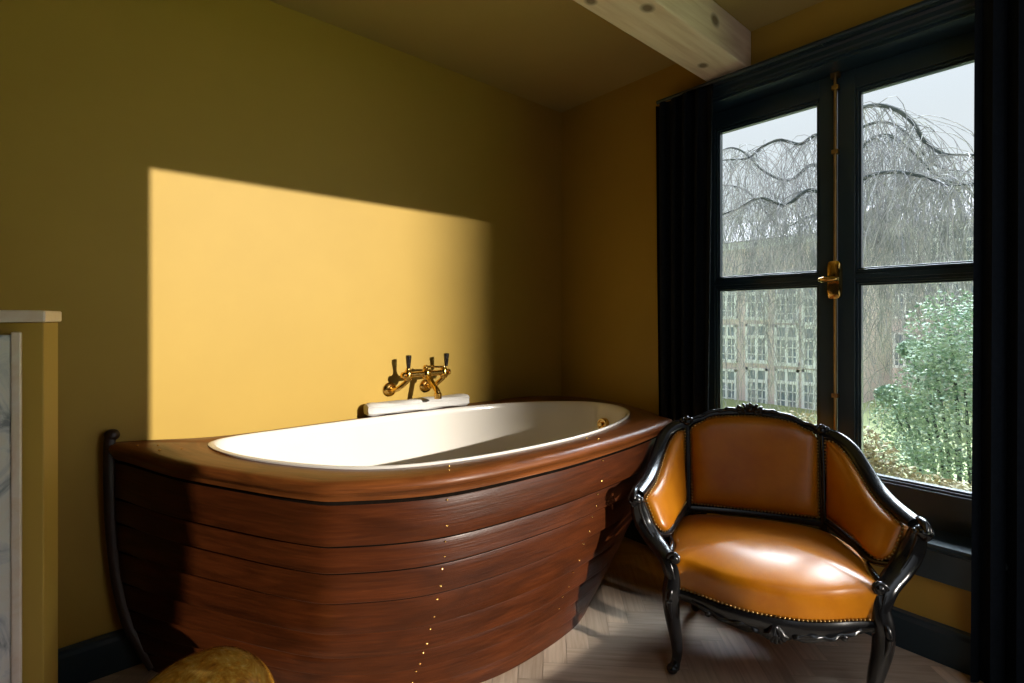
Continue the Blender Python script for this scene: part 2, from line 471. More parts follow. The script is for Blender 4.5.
m2 = MB().sweep([(.80, -.085, 2.474), (2.34, -.085, 2.474)], .010, 12)
for x in (.82, 1.6, 2.32): m2.sweep([(x, -.085, 2.474), (x, -.04, 2.474)], .007, 8)
tag(m2.build('curtain_rail', M['trim']), 'slim dark curtain rail above the window', 'curtain rail')

# ------------------------------------------------------------------ boat bath
boat = empty('boat_bathtub', (.55, -1.3, 0))
tag(boat, 'mahogany clinker boat hull fitted as a bathtub with white basin, in the corner', 'bathtub')
BI = Matrix.Translation((-.55, 1.3, 0))
def bpart(mb, name, mat, parent=boat, **k):
    o = mb.build(name, mat, parent, **k); o.matrix_parent_inverse = BI if parent is boat else Matrix()
    return o
NS, NBK = 90, 70
topN = curve([(.03,-2.38,0),(.19,-2.288,0),(.43,-2.165,0),(.80,-1.97,0),(.92,-1.86,0),(1.05,-1.60,0),(1.092,-1.20,0),(1.088,-.92,0),(1.063,-.62,0),(1.01,-.325,0)], NS, 16)
botN = curve([(.085,-2.27,0),(.33,-2.08,0),(.60,-1.88,0),(.82,-1.63,0),(.92,-1.36,0),(.935,-1.10,0),(.91,-.87,0),(.86,-.72,0)], NS, 16)
topB = curve([(1.01,-.325,0),(.82,-.22,0),(.52,-.13,0),(.24,-.16,0),(.07,-.36,0),(.045,-.75,0),(.045,-1.3,0),(.045,-1.9,0),(.04,-2.25,0),(.03,-2.38,0)], NBK, 12)
botB = curve([(.86,-.72,0),(.62,-.48,0),(.36,-.5,0),(.18,-.8,0),(.12,-1.3,0),(.10,-1.8,0),(.085,-2.27,0)], NBK, 12)
RIM = .82
def sheer(p):  # height of the gunwale's top at plan point p
    d = (V3((p[0], p[1], 0)) - V3((.03, -2.38, 0))).length
    return RIM + .030 * math.exp(-(d / .22) ** 2)
laps = [0, .19, .30, .43, .575, .70, .80, .905, 1.0]
def hull():
    m = MB(); grain = []
    ringtop = topN + topB[1:-1]; ringbot = botN + botB[1:-1]
    n = len(ringtop); cen = V3((.5, -1.2, 0))
    def wexp(i):
        if i < NS: s = i / (NS - 1)
        else: s = 1 - (i - NS + 1) / (NBK - 1)
        return interp(s, [0, .12, .3, .6, .85, 1], [3.0, 2.6, 2.2, 2.0, 1.5, 1.25]), s
    nor = []
    for i in range(n):
        t = ringtop[(i+1) % n] - ringtop[i-1]
        nor.append(V3((t.y, -t.x, 0)).normalized())
    def pt(i, t, off):
        e, s = wexp(i)
        w = t ** e
        a, b = ringtop[i], ringbot[i]
        zt = sheer(a) - .045
        p = a.lerp(b, w); z = zt * (1 - t)
        k = min(1, s / .06, (1 - s) / .10) * .8 + .2
        p = p + nor[i] * (off * k)
        return V3((max(p.x, .012), min(p.y, -.012), z))
    acc = [0]
    for i in range(1, n): acc.append(acc[-1] + (ringtop[i] - ringtop[i-1]).length)
    rings = []
    for k in range(len(laps) - 1):
        t0, t1 = laps[k], laps[k+1]
        qs = (.030 if k == 0 else .0125) / (.775 * (t1 - t0))  # wider dark strip on the top plank stands for the gunwale's shadow
        for q, off in ((0, .003), (qs, .001), (qs + .02, .002), (.4, .007), (.7, .012), (.97, .018), (1.0, .017)):
            t = t0 + (t1 - t0) * q
            rings.append([pt(i, t, off) for i in range(n)])
            for i in range(n): grain.append((acc[i] + k * 3.7, t + k * 1.3, 0))
    rings.append([V3((p.x, p.y, .0)) for p in rings[-1]])
    for i in range(n): grain.append((acc[i], 1.05 + 12, 0))
    m.loft(rings, cap0=False)
    o = bpart(m, 'hull', M['mahogany'], smooth=28)
    at = o.data.attributes.new('grain', 'FLOAT_VECTOR', 'POINT')
    if len(o.data.vertices) == len(grain): at.data.foreach_set('vector', [x for g in grain for x in g])
    o.data.materials.append(M['lap_shade'])
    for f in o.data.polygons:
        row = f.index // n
        if row < 55 and row % 7 == 0: f.material_index = 1      # shadow under each lap painted as a dark strip
    return pt, nor
hpt, hnor = hull()

# inner oval of the basin
inner = catmull([(.125,-2.05,0),(.115,-1.80,0),(.122,-1.40,0),(.170,-.90,0),(.265,-.58,0),(.43,-.345,0),(.58,-.262,0),(.74,-.30,0),(.88,-.455,0),(.985,-.78,0),(1.01,-1.14,0),(.965,-1.53,0),(.83,-1.81,0),(.52,-2.02,0),(.25,-2.10,0)], 12, True)
for _ in range(14):
    inner = [(inner[i-1] + inner[i] * 2 + inner[(i+1) % len(inner)]) / 4 for i in range(len(inner))]
CEN = V3((.53, -1.22, 0))
def inner_at(p):
    """point of the inner oval in the direction of p"""
    d = (V3((p.x, p.y, 0)) - CEN); best = None
    n = len(inner)
    for i in range(n):
        a, b = inner[i] - CEN, inner[(i+1) % n] - CEN
        c1 = d.x * a.y - d.y * a.x; c2 = d.x * b.y - d.y * b.x
        if c1 * c2 <= 0 and (a + b).dot(d) > 0 and abs(c1 - c2) > 1e-12:
            k = c1 / (c1 - c2); return inner[i].lerp(inner[(i+1) % n], k)
    return inner[0]
def gunwale():
    m = MB(); grain = []
    ring = topN + topB[1:-1]; n = len(ring)
    OUT = []; INN = []
    for i in range(n):
        p = ring[i]; s = i / (NS - 1) if i < NS else 0
        o = p + hnor[i] * (.022 if i < NS else .0)
        OUT.append(V3((max(o.x, .004), min(o.y, -.03), 0))); INN.append(inner_at(p))
    # (fraction from inner to outer edge, outward offset, dz)
    prof = [(0, 0, -.035), (0, 0, -.004), (.03, 0, 0), (.30, 0, .002), (.60, 0, .002), (.86, 0, .0), (.95, 0, -.003), (1, .0, -.008), (1, .006, -.016), (1, .007, -.026), (1, .002, -.036), (1, -.004, -.040), (1, -.006, -.052), (.95, 0, -.058), (.6, 0, -.058)]
    rings = []
    for f, off, dz in prof:
        R = []
        for i in range(n):
            p = INN[i].lerp(OUT[i], f) + hnor[i] * (off if i < NS else 0)
            zz = sheer(OUT[i]) * f + sheer(INN[i]) * (1 - f)
            R.append(V3((max(p.x, .004), min(p.y, -.03), zz + dz)))
            grain.append((i * .03 + 50, f * .12 + dz * 2, 0))
        rings.append(R)
    m.loft(rings, cap0=False, cap1=False)
    o = bpart(m, 'gunwale', M['rail_wood'], smooth=50); tag(o, 'lighter brown wooden gunwale')
    at = o.data.attributes.new('grain', 'FLOAT_VECTOR', 'POINT')
    if len(o.data.vertices) == len(grain): at.data.foreach_set('vector', [x for g in grain for x in g])
    return OUT, INN
OUTER, INNER = gunwale()
def basin():
    m = MB(); rings = []
    n = len(inner)
    for f, z in [(1.012, .8225), (1.012, .8265), (1.004, .829), (.993, .828), (.985, .822), (.978, .80), (.965, .74), (.945, .66), (.915, .56), (.87, .46), (.80, .395), (.70, .365), (.4, .355), (.05, .352)]:
        rings.append([V3((CEN.x + (p.x - CEN.x) * f, CEN.y + (p.y - CEN.y) * f, z)) for p in inner])
    # outer skin so it has thickness
    back = [[V3((CEN.x + (p.x - CEN.x) * f, CEN.y + (p.y - CEN.y) * f, z)) for p in inner] for f, z in [(.05, .335), (.72, .345), (.88, .44), (.96, .66), (.992, .80)]]
    m.loft(back + rings)
    o = bpart(m, 'basin', M['porcelain'], smooth=60)
    return o
tag(basin(), 'glossy white enamel basin')
# overflow fitting
m = MB()
ov = V3((.612, -.318, .722)); dn = V3((-.05, -1, .12)).normalized()
m.lathe([(.0, -.03), (.034, -.03), (.034, .004), (.030, .010), (.024, .010), (.022, .004), (.014, .004), (.014, .018), (.010, .022), (0, .022)], ov, dn, 24)
tag(bpart(m, 'overflow_fitting', M['brass']), 'round brass overflow fitting')
# stem post at the bow
def stem():
    m = MB()
    path = catmull([(.030, -2.386, .875), (.030, -2.390, .84), (.030, -2.390, .72), (.030, -2.386, .55), (.034, -2.370, .36), (.048, -2.342, .2), (.068, -2.30, .085), (.088, -2.265, .012)], 6)
    m.sweep(path, (.017, .018), 14, up=(0, 1, .001), power=.6)
    # rounded head
    m.ball((.030, -2.383, .875), .022, 14, 8, (1, 1.1, 1.0))
    return bpart(m, 'stem_post', M['dark_wood'])
stem()
# rivets: ribs of copper rivets on the hull and screws on the gunwale
rm = MB().ball((0, 0, 0), .0042, 8, 6, (1, 1, .7)); rivet0 = None
def rivet(p):
    global rivet0
    if rivet0 is None:
        rivet0 = bpart(rm, 'rivet', M['brass']); o = rivet0
    else:
        o = rivet0.copy(); COL.objects.link(o)
    o.location = p
def near_index(px, t):   # hull column whose projection falls on image column px
    best, bi = 1e9, 0
    for i in range(2, NS - 2):
        p = hpt(i, t, .01) - V3((CX, CY, H))
        dep = -math.sin(YAW) * p.x + math.cos(YAW) * p.y; lat = math.cos(YAW) * p.x + math.sin(YAW) * p.y
        e = abs(512 + 502 * lat / dep - px)
        if e < best: best, bi = e, i
    return bi
i0 = near_index(451, 0)
for k in range(8):
    for q in (.25, .78):
        t = laps[k] + (laps[k+1] - laps[k]) * q
        rivet(hpt(i0, t, .002 + .014 * q))
i1 = near_index(604, .1)
for k in range(6):
    for q in (.25, .78):
        t = laps[k] + (laps[k+1] - laps[k]) * q
        rivet(hpt(i1, t, .002 + .014 * q))
for k, f in [(i0, .35), (i0, .7), (i1, .3), (i1, .7), (3, .62), (3, .85), (6, .45), (6, .75)]:
    p = INNER[k].lerp(OUTER[k], f); rivet(V3((p.x, p.y, sheer(p) + .002)))

# ------------------------------------------------------------------ tap
TY = -1.11
tap = empty('bath_mixer_tap', (0, TY, 1.0)); tag(tap, 'brass wall mixer tap with two black lever handles above the bath', 'tap')
def tpart(mb, name, mat, parent=tap, lab=None, **k):
    o = mb.build(name, mat, parent, **k); o.matrix_parent_inverse = Matrix.Translation((0, -TY, -1.0)) if parent is tap else Matrix()
    if lab: tag(o, lab)
    return o
yl, yr = TY - .107, TY + .106
zb = 1.012; xb = .10
m = MB()
m.sweep([(xb, yl + .0, zb), (xb, yr, zb)], .014, 16)
for yy in (yl, yr):
    m.lathe([(0, -.028), (.016, -.028), (.021, -.018), (.021, .012), (.017, .020), (.012, .026), (.012, .034), (0, .034)], (xb, yy, zb), (0, 0, 1), 18)
m.lathe([(0, -.03), (.017, -.03), (.024, -.015), (.024, .012), (.018, .022), (0, .024)], (xb, TY, zb), (0, 0, 1), 20)
m.lathe([(.0, 0), (.017, 0), (.017, .012), (.011, .018), (0, .018)], (xb, yl - .02, zb), (0, -1, 0), 16)
m.lathe([(.0, 0), (.017, 0), (.017, .012), (.011, .018), (0, .018)], (xb, yr + .02, zb), (0, 1, 0), 16)
tpart(m, 'valve_body', M['brass'])
for yy in (yl, yr):
    m = MB()
    y2 = yy - .052
    m.lathe([(0, 0), (.036, 0), (.036, .004), (.030, .010), (.018, .014), (.018, .022), (0, .022)], (.003, y2, .935), (1, 0, 0), 24)
    m.sweep(catmull([(.02, y2, .935), (.055, y2, .937), (.085, y2 + .012, .95), (xb, yy, .985)], 5), .012, 12)
    tpart(m, 'wall_union', M['brass'])
m = MB()
m.sweep(catmull([(xb, TY, zb - .01), (xb + .03, TY, zb - .025), (xb + .07, TY, zb - .055), (xb + .10, TY, zb - .075), (xb + .108, TY, zb - .09)], 5), [.016] * 4 + [.0145] * 17, 14)
m.lathe([(.0, 0), (.019, 0), (.019, .026), (.015, .03), (0, .03)], (xb + .109, TY, zb - .116), (0, 0, 1), 18)
tpart(m, 'spout', M['brass'])
# cradle fork rising above the body
m = MB()
m.sweep(catmull([(xb, TY - .01, zb + .02), (xb, TY, zb + .035), (xb, TY + .06, zb + .032), (xb, yr - .01, zb + .028)], 5), .006, 10)
m.ball((xb, TY - .005, zb + .032), .014, 12, 8)
tpart(m, 'diverter', M['brass'])
for yy in (yl + .0, yr + .012):
    m = MB()
    m.lathe([(0, 0), (.009, 0), (.011, .02), (.0145, .058), (.014, .066), (0, .069)], (xb + .004, yy, zb + .034), (.10, -.04, 1), 14)
    tpart(m, 'lever', M['black_handle'], lab='black lever handle')

# ------------------------------------------------------------------ towel
def towel():
    m = MB()
    a = V3((.046, -1.42, 0)); b = V3((.092, -.86, 0)); L = (b - a).length
    d = (b - a).normalized(); s = V3((d.y, -d.x, 0)); rings = []; r = random.Random(2)
    K = 34
    for j in range(K + 1):
        t = j / K; c = a.lerp(b, t) + s * .012
        e = min(1, t / .035, (1 - t) / .035); e = .80 + .2 * math.sqrt(max(e, 0))
        hw, hh = .046 * e * (1 + .04 * math.sin(t * 9)), .029 * e * (1 + .06 * math.sin(t * 13 + 1))
        ring = []
        for k in range(28):
            w = 2 * PI * k / 28; cw_, sw_ = math.cos(w), math.sin(w)
            x = math.copysign(abs(cw_) ** .6, cw_) * hw; z = math.copysign(abs(sw_) ** .7, sw_) * hh
            if k in (0, 1, 27): x -= .007          # fold crease on the front
            z += .002 * math.sin(t * 21 + k)
            p = c + s * x; ring.append(V3((max(p.x, .004), p.y, .8255 + .029 * 1.0 + z)))
        rings.append(ring)
    m.loft(rings)
    o = m.build('folded_towel', M['towel'], smooth=60)
    return tag(o, 'long white rolled towel lying on the bath rim below the tap', 'towel')
towel()

# ------------------------------------------------------------------ armchair
TH = math.radians(30.5)
chair = empty('armchair', (1.618, -.643, 0), TH); chair.scale = (1, 1, .984)
tag(chair, 'low barrel armchair in tan leather with carved black frame, in front of the window', 'armchair')
LE, BK = M['leather'], M['lacquer']
nailm = M['dull_brass']
def nails(pts, parent, r=.0046, step=.0135):
    m = MB(); L = 0
    path = [V3(p) for p in pts]; tot = sum((b - a).length for a, b in zip(path, path[1:])); n = max(2, int(tot / step))
    for p in resample(path, n): m.ball(p, r, 6, 4)
    return m.build('nailhead_trim', nailm, parent, smooth=80)
# seat outline (plan), symmetric
half = [(0, -.098), (.08, -.093), (.16, -.070), (.225, -.042), (.275, -.024), (.312, -.016), (.332, .006), (.324, .045), (.318, .09), (.330, .16), (.335, .24), (.315, .33), (.265, .42), (.16, .46), (0, .47)]
outl = [V3((u, v, 0)) for u, v in half] + [V3((-u, v, 0)) for u, v in half[-2:0:-1]]
outl = catmull(outl, 6, True)
SC = V3((0, .17, 0))
def seat():
    m = MB(); rings = []
    prof = [(.985, .303), (1.0, .313), (1.012, .332), (1.016, .385), (1.010, .412), (.998, .424), (.98, .431), (.955, .435), (.90, .441), (.80, .449), (.66, .458), (.50, .465), (.30, .470), (.15, .472), (.02, .4725)]
    for f, z in prof:
        ring = []
        for p in outl:
            q = SC + (p - SC) * f
            # front droops a little, back lifts
            ring.append(V3((q.x, q.y, z + (0 if z < .40 else -.012 * max(0, (.08 - q.y) / .18)))))
        rings.append(ring)
    m.loft(rings); o = m.build('seat', LE, chair, smooth=60)
    nails([SC + (p - SC) * 1.022 + V3((0, 0, .321 - p.z)) for p in outl + outl[:1]], o)
    return o
seat()
def apron():
    m = MB(); n = len(outl)
    A, B, C, D, E = [], [], [], [], []
    for p in outl:
        q = SC + (p - SC) * 1.03; q2 = SC + (p - SC) * 1.05; qi = SC + (p - SC) * .90
        u = abs(p.x)
        if p.y < .02 and u < .33:
            zb_ = interp(u, [0, .022, .045, .055, .075, .15, .19, .205, .225, .28, .33], [.238, .242, .254, .258, .248, .256, .268, .264, .274, .280, .270])
        else: zb_ = .272
        A.append(V3((qi.x, qi.y, .316))); B.append(V3((q.x, q.y, .316))); C.append(V3((q2.x, q2.y, .306)))
        D.append(V3((q2.x, q2.y, (zb_ + .306) / 2))); E.append(V3((q.x, q.y, zb_)))
    F = [V3((SC + (p - SC) * .93).to_tuple()) for p in outl]
    F = [V3((f.x, f.y, e.z + .004)) for f, e in zip(F, E)]
    m.loft([A, B, C, D, E, F, A], cap0=False, cap1=False)
    # carved shell and leaf knobs
    fr = lambda u: interp(abs(u), [0, .16, .29], [-.112, -.083, -.030])
    for k in range(-3, 4):
        a = k * .33
        m.sweep([(0 + .010 * math.sin(a), fr(0) - .004, .294), (.022 * math.sin(a), fr(0) - .010, .270), (.040 * math.sin(a), fr(0) - .004, .290 - .050 * math.cos(a))], [.004, .009, .006], 8)
    for sx in (-1, 1):
        m.sweep(catmull([(sx * .05, fr(.05) - .003, .262), (sx * .10, fr(.10) - .006, .275), (sx * .15, fr(.15) - .004, .268), (sx * .20, fr(.2) - .004, .278), (sx * .26, fr(.26) - .004, .290)], 6), [(.008 + .004 * math.sin(i), .008) for i in range(25)], 8)
        m.ball((sx * .205, fr(.205) - .002, .272), .013, 10, 6)
    return m.build('seat_rail', BK, chair, smooth=45)
apron()
for sx in (-1, 1):
    m = MB()  # front cabriole leg
    path = catmull([(sx*.318, .005, .40), (sx*.324, -.006, .34), (sx*.330, -.016, .28), (sx*.325, -.014, .21), (sx*.313, -.004, .13), (sx*.308, .002, .07), (sx*.314, -.008, .03), (sx*.322, -.020, .012)], 5)
    rr = [interp(i / (len(path) - 1), [0, .2, .35, .6, .82, .92, 1], [.027, .032, .030, .022, .016, .019, .012]) for i in range(len(path))]
    m.sweep(path, rr, 12, up=(0, 1, 0), power=.75)
    m.ball((sx*.325, -.024, .018), .020, 12, 8, (1, 1, .85))
    m.sweep(catmull([(sx*.328, -.046, .32), (sx*.334, -.052, .29), (sx*.332, -.048, .25), (sx*.325, -.036, .21)], 4), [.006, .008, .010, .010, .011, .011, .010, .009, .008, .007, .006, .005, .004], 8)
    m.build('front_leg', BK, chair, smooth=60)
    m = MB()  # rear leg, raked
    path = catmull([(sx*.25, .36, .36), (sx*.245, .37, .27), (sx*.24, .378, .18), (sx*.238, .388, .10), (sx*.238, .400, .045), (sx*.236, .420, .014)], 5)
    rr = [interp(i / (len(path) - 1), [0, .3, .8, 1], [.028, .027, .017, .014]) for i in range(len(path))]
    m.sweep(path, rr, 12, up=(0, 1, 0), power=.75); m.ball((sx*.236, .422, .017), .018, 10, 7)
    m.build('rear_leg', BK, chair, smooth=60)

# curves of the frame (right side, sx = 1)
def mir(pts, sx): return [V3((p[0] * sx, p[1], p[2])) for p in pts]
armc = [(.272, .515, .818), (.318, .495, .812), (.365, .450, .775), (.392, .380, .715), (.408, .300, .668), (.424, .220, .640), (.443, .150, .624), (.458, .095, .616)]
armlow = [(.272, .452, .470), (.286, .385, .474), (.302, .300, .476), (.322, .220, .472), (.350, .140, .462)]
suppc = [(.458, .080, .605), (.452, .084, .560), (.434, .084, .505), (.402, .066, .460), (.366, .034, .430), (.340, .004, .402), (.324, -.008, .350)]
for sx in (-1, 1):
    up = (sx * .8, -.4, .5)
    m = MB(); path = mir(catmull(armc, 6), sx)
    m.sweep(path, [(.018, .028)] * len(path), 12, up=(sx * .9, -.2, .25), power=.85)
    # raised outer bead
    bead = [p + V3((sx * .014, -.006, .012)) for p in path]
    m.sweep(bead, .007, 8)
    # arm scroll: a volute with side bosses
    e = V3((sx * .462, .070, .606))
    vol = []
    for k in range(26):
        a = k / 25 * 2.6 * PI; r = .030 * (1 - k / 32)
        vol.append(e + V3((sx * .004, 0, 0)) + V3((sx * .35 * r * math.sin(a), -r * math.sin(a) * .9, r * math.cos(a) - .006)))
    m.sweep(vol, [.013 - .006 * k / 25 for k in range(26)], 8)
    m.ball(e + V3((0, -.006, -.004)), .022, 14, 9, (1.15, 1.2, 1))
    m.ball(e + V3((sx * .020, -.012, -.004)), .013, 10, 7); m.ball(e + V3((-sx * .020, -.010, -.004)), .012, 10, 7)
    m.sweep(catmull([e + V3((0, .05, .016)), e + V3((sx * .004, .02, .026)), e + V3((sx * .006, -.012, .022)), e + V3((sx * .004, -.034, .004))], 5), [.006 + .007 * math.sin(PI * i / 15) for i in range(16)], 8)
    m.build('arm_rail', BK, chair, smooth=60)
    m = MB(); path = mir(catmull(suppc, 6), sx)
    m.sweep(path, [(interp(i / (len(path) - 1), [0, .3, .7, 1], [.020, .022, .024, .026]), interp(i / (len(path) - 1), [0, .25, .6, 1], [.024, .036, .036, .026])) for i in range(len(path))], 12, up=(sx, -.25, .1), power=.85)
    bead = [p + V3((-sx * .006, -.020, .004)) for p in path]
    m.sweep(bead, .006, 8)
    bead = [p + V3((sx * .012, -.016, .004)) for p in path]
    m.sweep(bead, .006, 8)
    # small scroll where the support meets the seat corner
    c = V3((sx * .318, -.010, .428)); vol = []
    for k in range(22):
        a = k / 21 * 2.3 * PI; r = .022 * (1 - k / 28)
        vol.append(c + V3((sx * r * math.cos(a), -.006 - .004 * k / 21, r * math.sin(a) - .004)))
    m.sweep(vol, .008, 8); m.ball(c + V3((0, -.004, -.004)), .017, 12, 8)
    m.sweep(catmull([(sx * .335, .03, .426), (sx * .328, .06, .435), (sx * .328, .10, .438), (sx * .334, .15, .434)], 5), [.012 - .006 * i / 15 for i in range(16)], 8)
    m.build('arm_support', BK, chair, smooth=60)
    m = MB(); path = mir(catmull([(.268, .445, .36), (.268, .448, .46), (.269, .468, .60), (.271, .494, .74), (.272, .515, .812)], 5), sx)
    m.sweep(path, (.017, .019), 12, up=(0, 1, 0), power=.8)
    bead = [p + V3((0, -.019, 0)) for p in path]; m.sweep(bead, .006, 8)
    # leaf scroll at the junction
    j = V3((sx * .272, .505, .834))
    m.ball(j, .021, 12, 8, (1, 1, .9)); m.ball(j + V3((sx * .018, -.006, .008)), .013, 10, 7); m.ball(j + V3((-sx * .018, .002, .010)), .013, 10, 7); m.ball(j + V3((0, -.010, .018)), .012, 10, 7)
    m.build('back_post', BK, chair, smooth=60)
    m = MB(); path = mir(catmull([(p[0], p[1], p[2] - .012) for p in armlow] + [(.40, .085, .468)], 6), sx)
    m.sweep(path, (.014, .015), 10, up=(sx, -.3, .2)); m.build('side_rail', BK, chair, smooth=60)
# top rail with crest
tr = [(-.272, .515, .818), (-.25, .528, .832), (-.228, .536, .841), (-.205, .545, .846), (-.18, .552, .861), (-.14, .560, .873), (-.07, .567, .881), (0, .570, .885)]
tr = tr + [(-a, b, c) for a, b, c in tr[-2::-1]]
trp = catmull(tr, 5)
m = MB(); m.sweep(trp, (.018, .017), 12, up=(0, -1, .3), power=.85)
m.sweep([p + V3((0, -.014, .014)) for p in trp], .0065, 8)
toprail = m.build('top_rail', BK, chair, smooth=60)
m = MB()
cr = V3((0, .558, .898))
for k in range(7):   # crest of leaves
    a = (k - 3) * .42
    ln = .050 - .004 * abs(k - 3)
    p0 = cr + V3((.012 * (k - 3), -.004, -.008)); p2 = cr + V3((math.sin(a) * ln * 1.5, -.010, math.cos(a) * ln * .62 - .002))
    m.sweep(catmull([p0, p0.lerp(p2, .5) + V3((0, -.010, .004)), p2, p2 + V3((math.sin(a) * .008, .006, -.004))], 4), [(.004, .004), (.008, .006), (.011, .007), (.012, .007), (.012, .007), (.011, .006), (.010, .006), (.008, .006), (.007, .006), (.006, .005), (.005, .005), (.004, .004), (.003, .003)], 8)
for (dx, dz, r) in [(0, .004, .016), (-.024, -.004, .012), (.024, -.004, .012), (-.042, -.010, .010), (.042, -.010, .010), (-.012, .018, .010), (.012, .016, .009)]:
    m.ball(cr + V3((dx, -.012, dz)), r, 10, 7, (1, .8, 1))
for sx in (-1, 1):
    m.sweep(catmull([cr + V3((sx * .05, -.010, -.006)), cr + V3((sx * .085, -.012, .002)), cr + V3((sx * .12, -.010, -.012)), cr + V3((sx * .155, -.008, -.014)), cr + V3((sx * .19, -.010, -.034))], 5), [.005 + .005 * abs(math.sin(i * .7)) for i in range(21)], 8)
m.build('carved_crest', BK, toprail, smooth=70)
m = MB(); lowr = catmull([(-.275, .446, .452), (-.14, .470, .450), (0, .478, .450), (.14, .470, .450), (.275, .446, .452)], 6)
m.sweep(lowr, (.018, .016), 10, up=(0, -1, .1), power=.8); m.build('lower_back_rail', BK, chair, smooth=60)

def panel(name, top, bot, puff, nrm_fn, thick=.022, nu=30, nv=20):
    """padded leather panel lofted between two curves"""
    T, B = curve(top, nu + 1), curve(bot, nu + 1); m = MB(); F = []; Bk = []
    for j in range(nv + 1):
        v = j / nv; rf = []; rb = []
        for i in range(nu + 1):
            u = i / nu; p = B[i].lerp(T[i], v); nn = nrm_fn(u, v)
            eu = 1 - abs(2 * u - 1) ** 5; ev = 1 - abs(2 * v - 1) ** 5
            h = puff * (max(eu, 0) * max(ev, 0)) ** .5
            rf.append(p + nn * (h + .004)); rb.append(p - nn * (thick * .8))
        F.append(rf); Bk.append(rb)
    rings = [f + b[::-1] for f, b in zip(F, Bk)]
    m.loft(rings)
    o = m.build(name, LE, chair, smooth=70)
    edge = [F[0][i] for i in range(nu + 1)] + [F[j][nu] for j in range(1, nv + 1)] + [F[nv][i] for i in range(nu - 1, -1, -1)] + [F[j][0] for j in range(nv - 1, -1, -1)]
    # nails sit just outside the edge
    nails([p + nrm_fn(.5, .5) * .004 for p in edge], o)
    return o
bt = [(-.256, .503, .794), (-.240, .510, .820), (-.210, .522, .831), (-.187, .531, .847), (-.15, .540, .858), (-.07, .549, .867), (0, .552, .871)]
bt = bt + [(-a, b, c) for a, b, c in bt[-2::-1]]
bb = [(-.250, .448, .475), (-.13, .464, .470), (0, .470, .468), (.13, .464, .470), (.250, .448, .475)]
panel('back_panel', bt, bb, .034, lambda u, v: V3(((.5 - u) * .5, -1, .2)).normalized())
for sx in (-1, 1):
    tt = mir([(.284, .485, .795), (.312, .470, .792), (.345, .432, .758), (.372, .365, .698), (.388, .290, .652), (.402, .220, .624), (.420, .155, .606), (.434, .115, .590)], sx)
    bb2 = mir([(.276, .450, .482), (.288, .385, .488), (.303, .300, .491), (.322, .225, .487), (.342, .160, .470), (.362, .118, .466), (.382, .100, .482), (.398, .098, .502)], sx)
    panel('side_panel', tt, bb2, .030, (lambda s: (lambda u, v: V3((-s * (.35 + .6 * u), -.75 + .3 * u, .15)).normalized()))(sx))

# ------------------------------------------------------------------ marble-topped partition at the left edge
part = empty('partition', (.66, -2.7, 0)); tag(part, 'chest-high ochre partition end with marble top, at the left edge', 'partition')
PIv = Matrix.Translation((-.66, 2.7, 0))
def ppart(mb, name, mat, lab=None, **k):
    o = mb.build(name, mat, part, **k); o.matrix_parent_inverse = PIv
    if lab: tag(o, lab)
    return o
ppart(MB().prism([(.609, -2.513), (.590, -3.6), (.70, -3.6), (.72, -2.536)], 0, 1.290), 'body', M['paint'], smooth=0, bevel=.003)
ppart(MB().prism([(.602, -2.506), (.575, -3.62), (.748, -3.62), (.748, -2.532)], 1.290, 1.318), 'marble_top', M['pink_marble'], 'rosy marble top slab', smooth=0, bevel=.004)
ppart(MB().prism([(.742, -2.588), (.742, -3.58), (.760, -3.58), (.760, -2.588)], 0.0, 1.262), 'marble_panel', M['marble'], 'grey veined marble front', smooth=0, bevel=.003)
ppart(MB().prism([(.735, -2.572), (.735, -2.589), (.764, -2.589), (.764, -2.572)], 0.0, 1.268), 'edge_strip', M['pink_marble'], 'rosy marble edge strip', smooth=0, bevel=.003)

# ------------------------------------------------------------------ amber boulder in the foreground
m = MB(); rings = []
for j in range(1, 30):
    a = PI * j / 30; ring = []
    for k in range(44):
        b = 2 * PI * k / 44
        r = .205 * math.sin(a) ** .9 * (1 + .02 * math.sin(3 * b + 1) + .012 * math.sin(5 * b + a * 3))
        z = .211 - .211 * math.cos(a)
        ring.append((r * math.cos(b) + .02 * (z / .45 - .5), r * math.sin(b) * .95 + .03 * (z / .45 - .5), z))
    rings.append(ring)
m.loft(rings)
st = m.build('stone_egg', M['amber'], smooth=80, loc=(.868, -2.246, 0)); tag(st, 'glossy mottled amber stone egg on the floor in front of the boat bow', 'stone')

# ------------------------------------------------------------------ outside
GZ = -1.9
m = MB().box((-45, .32, GZ - .3), (40, 45, GZ)); tag(m.build('ground', M['lawn'], smooth=0), kind='structure')
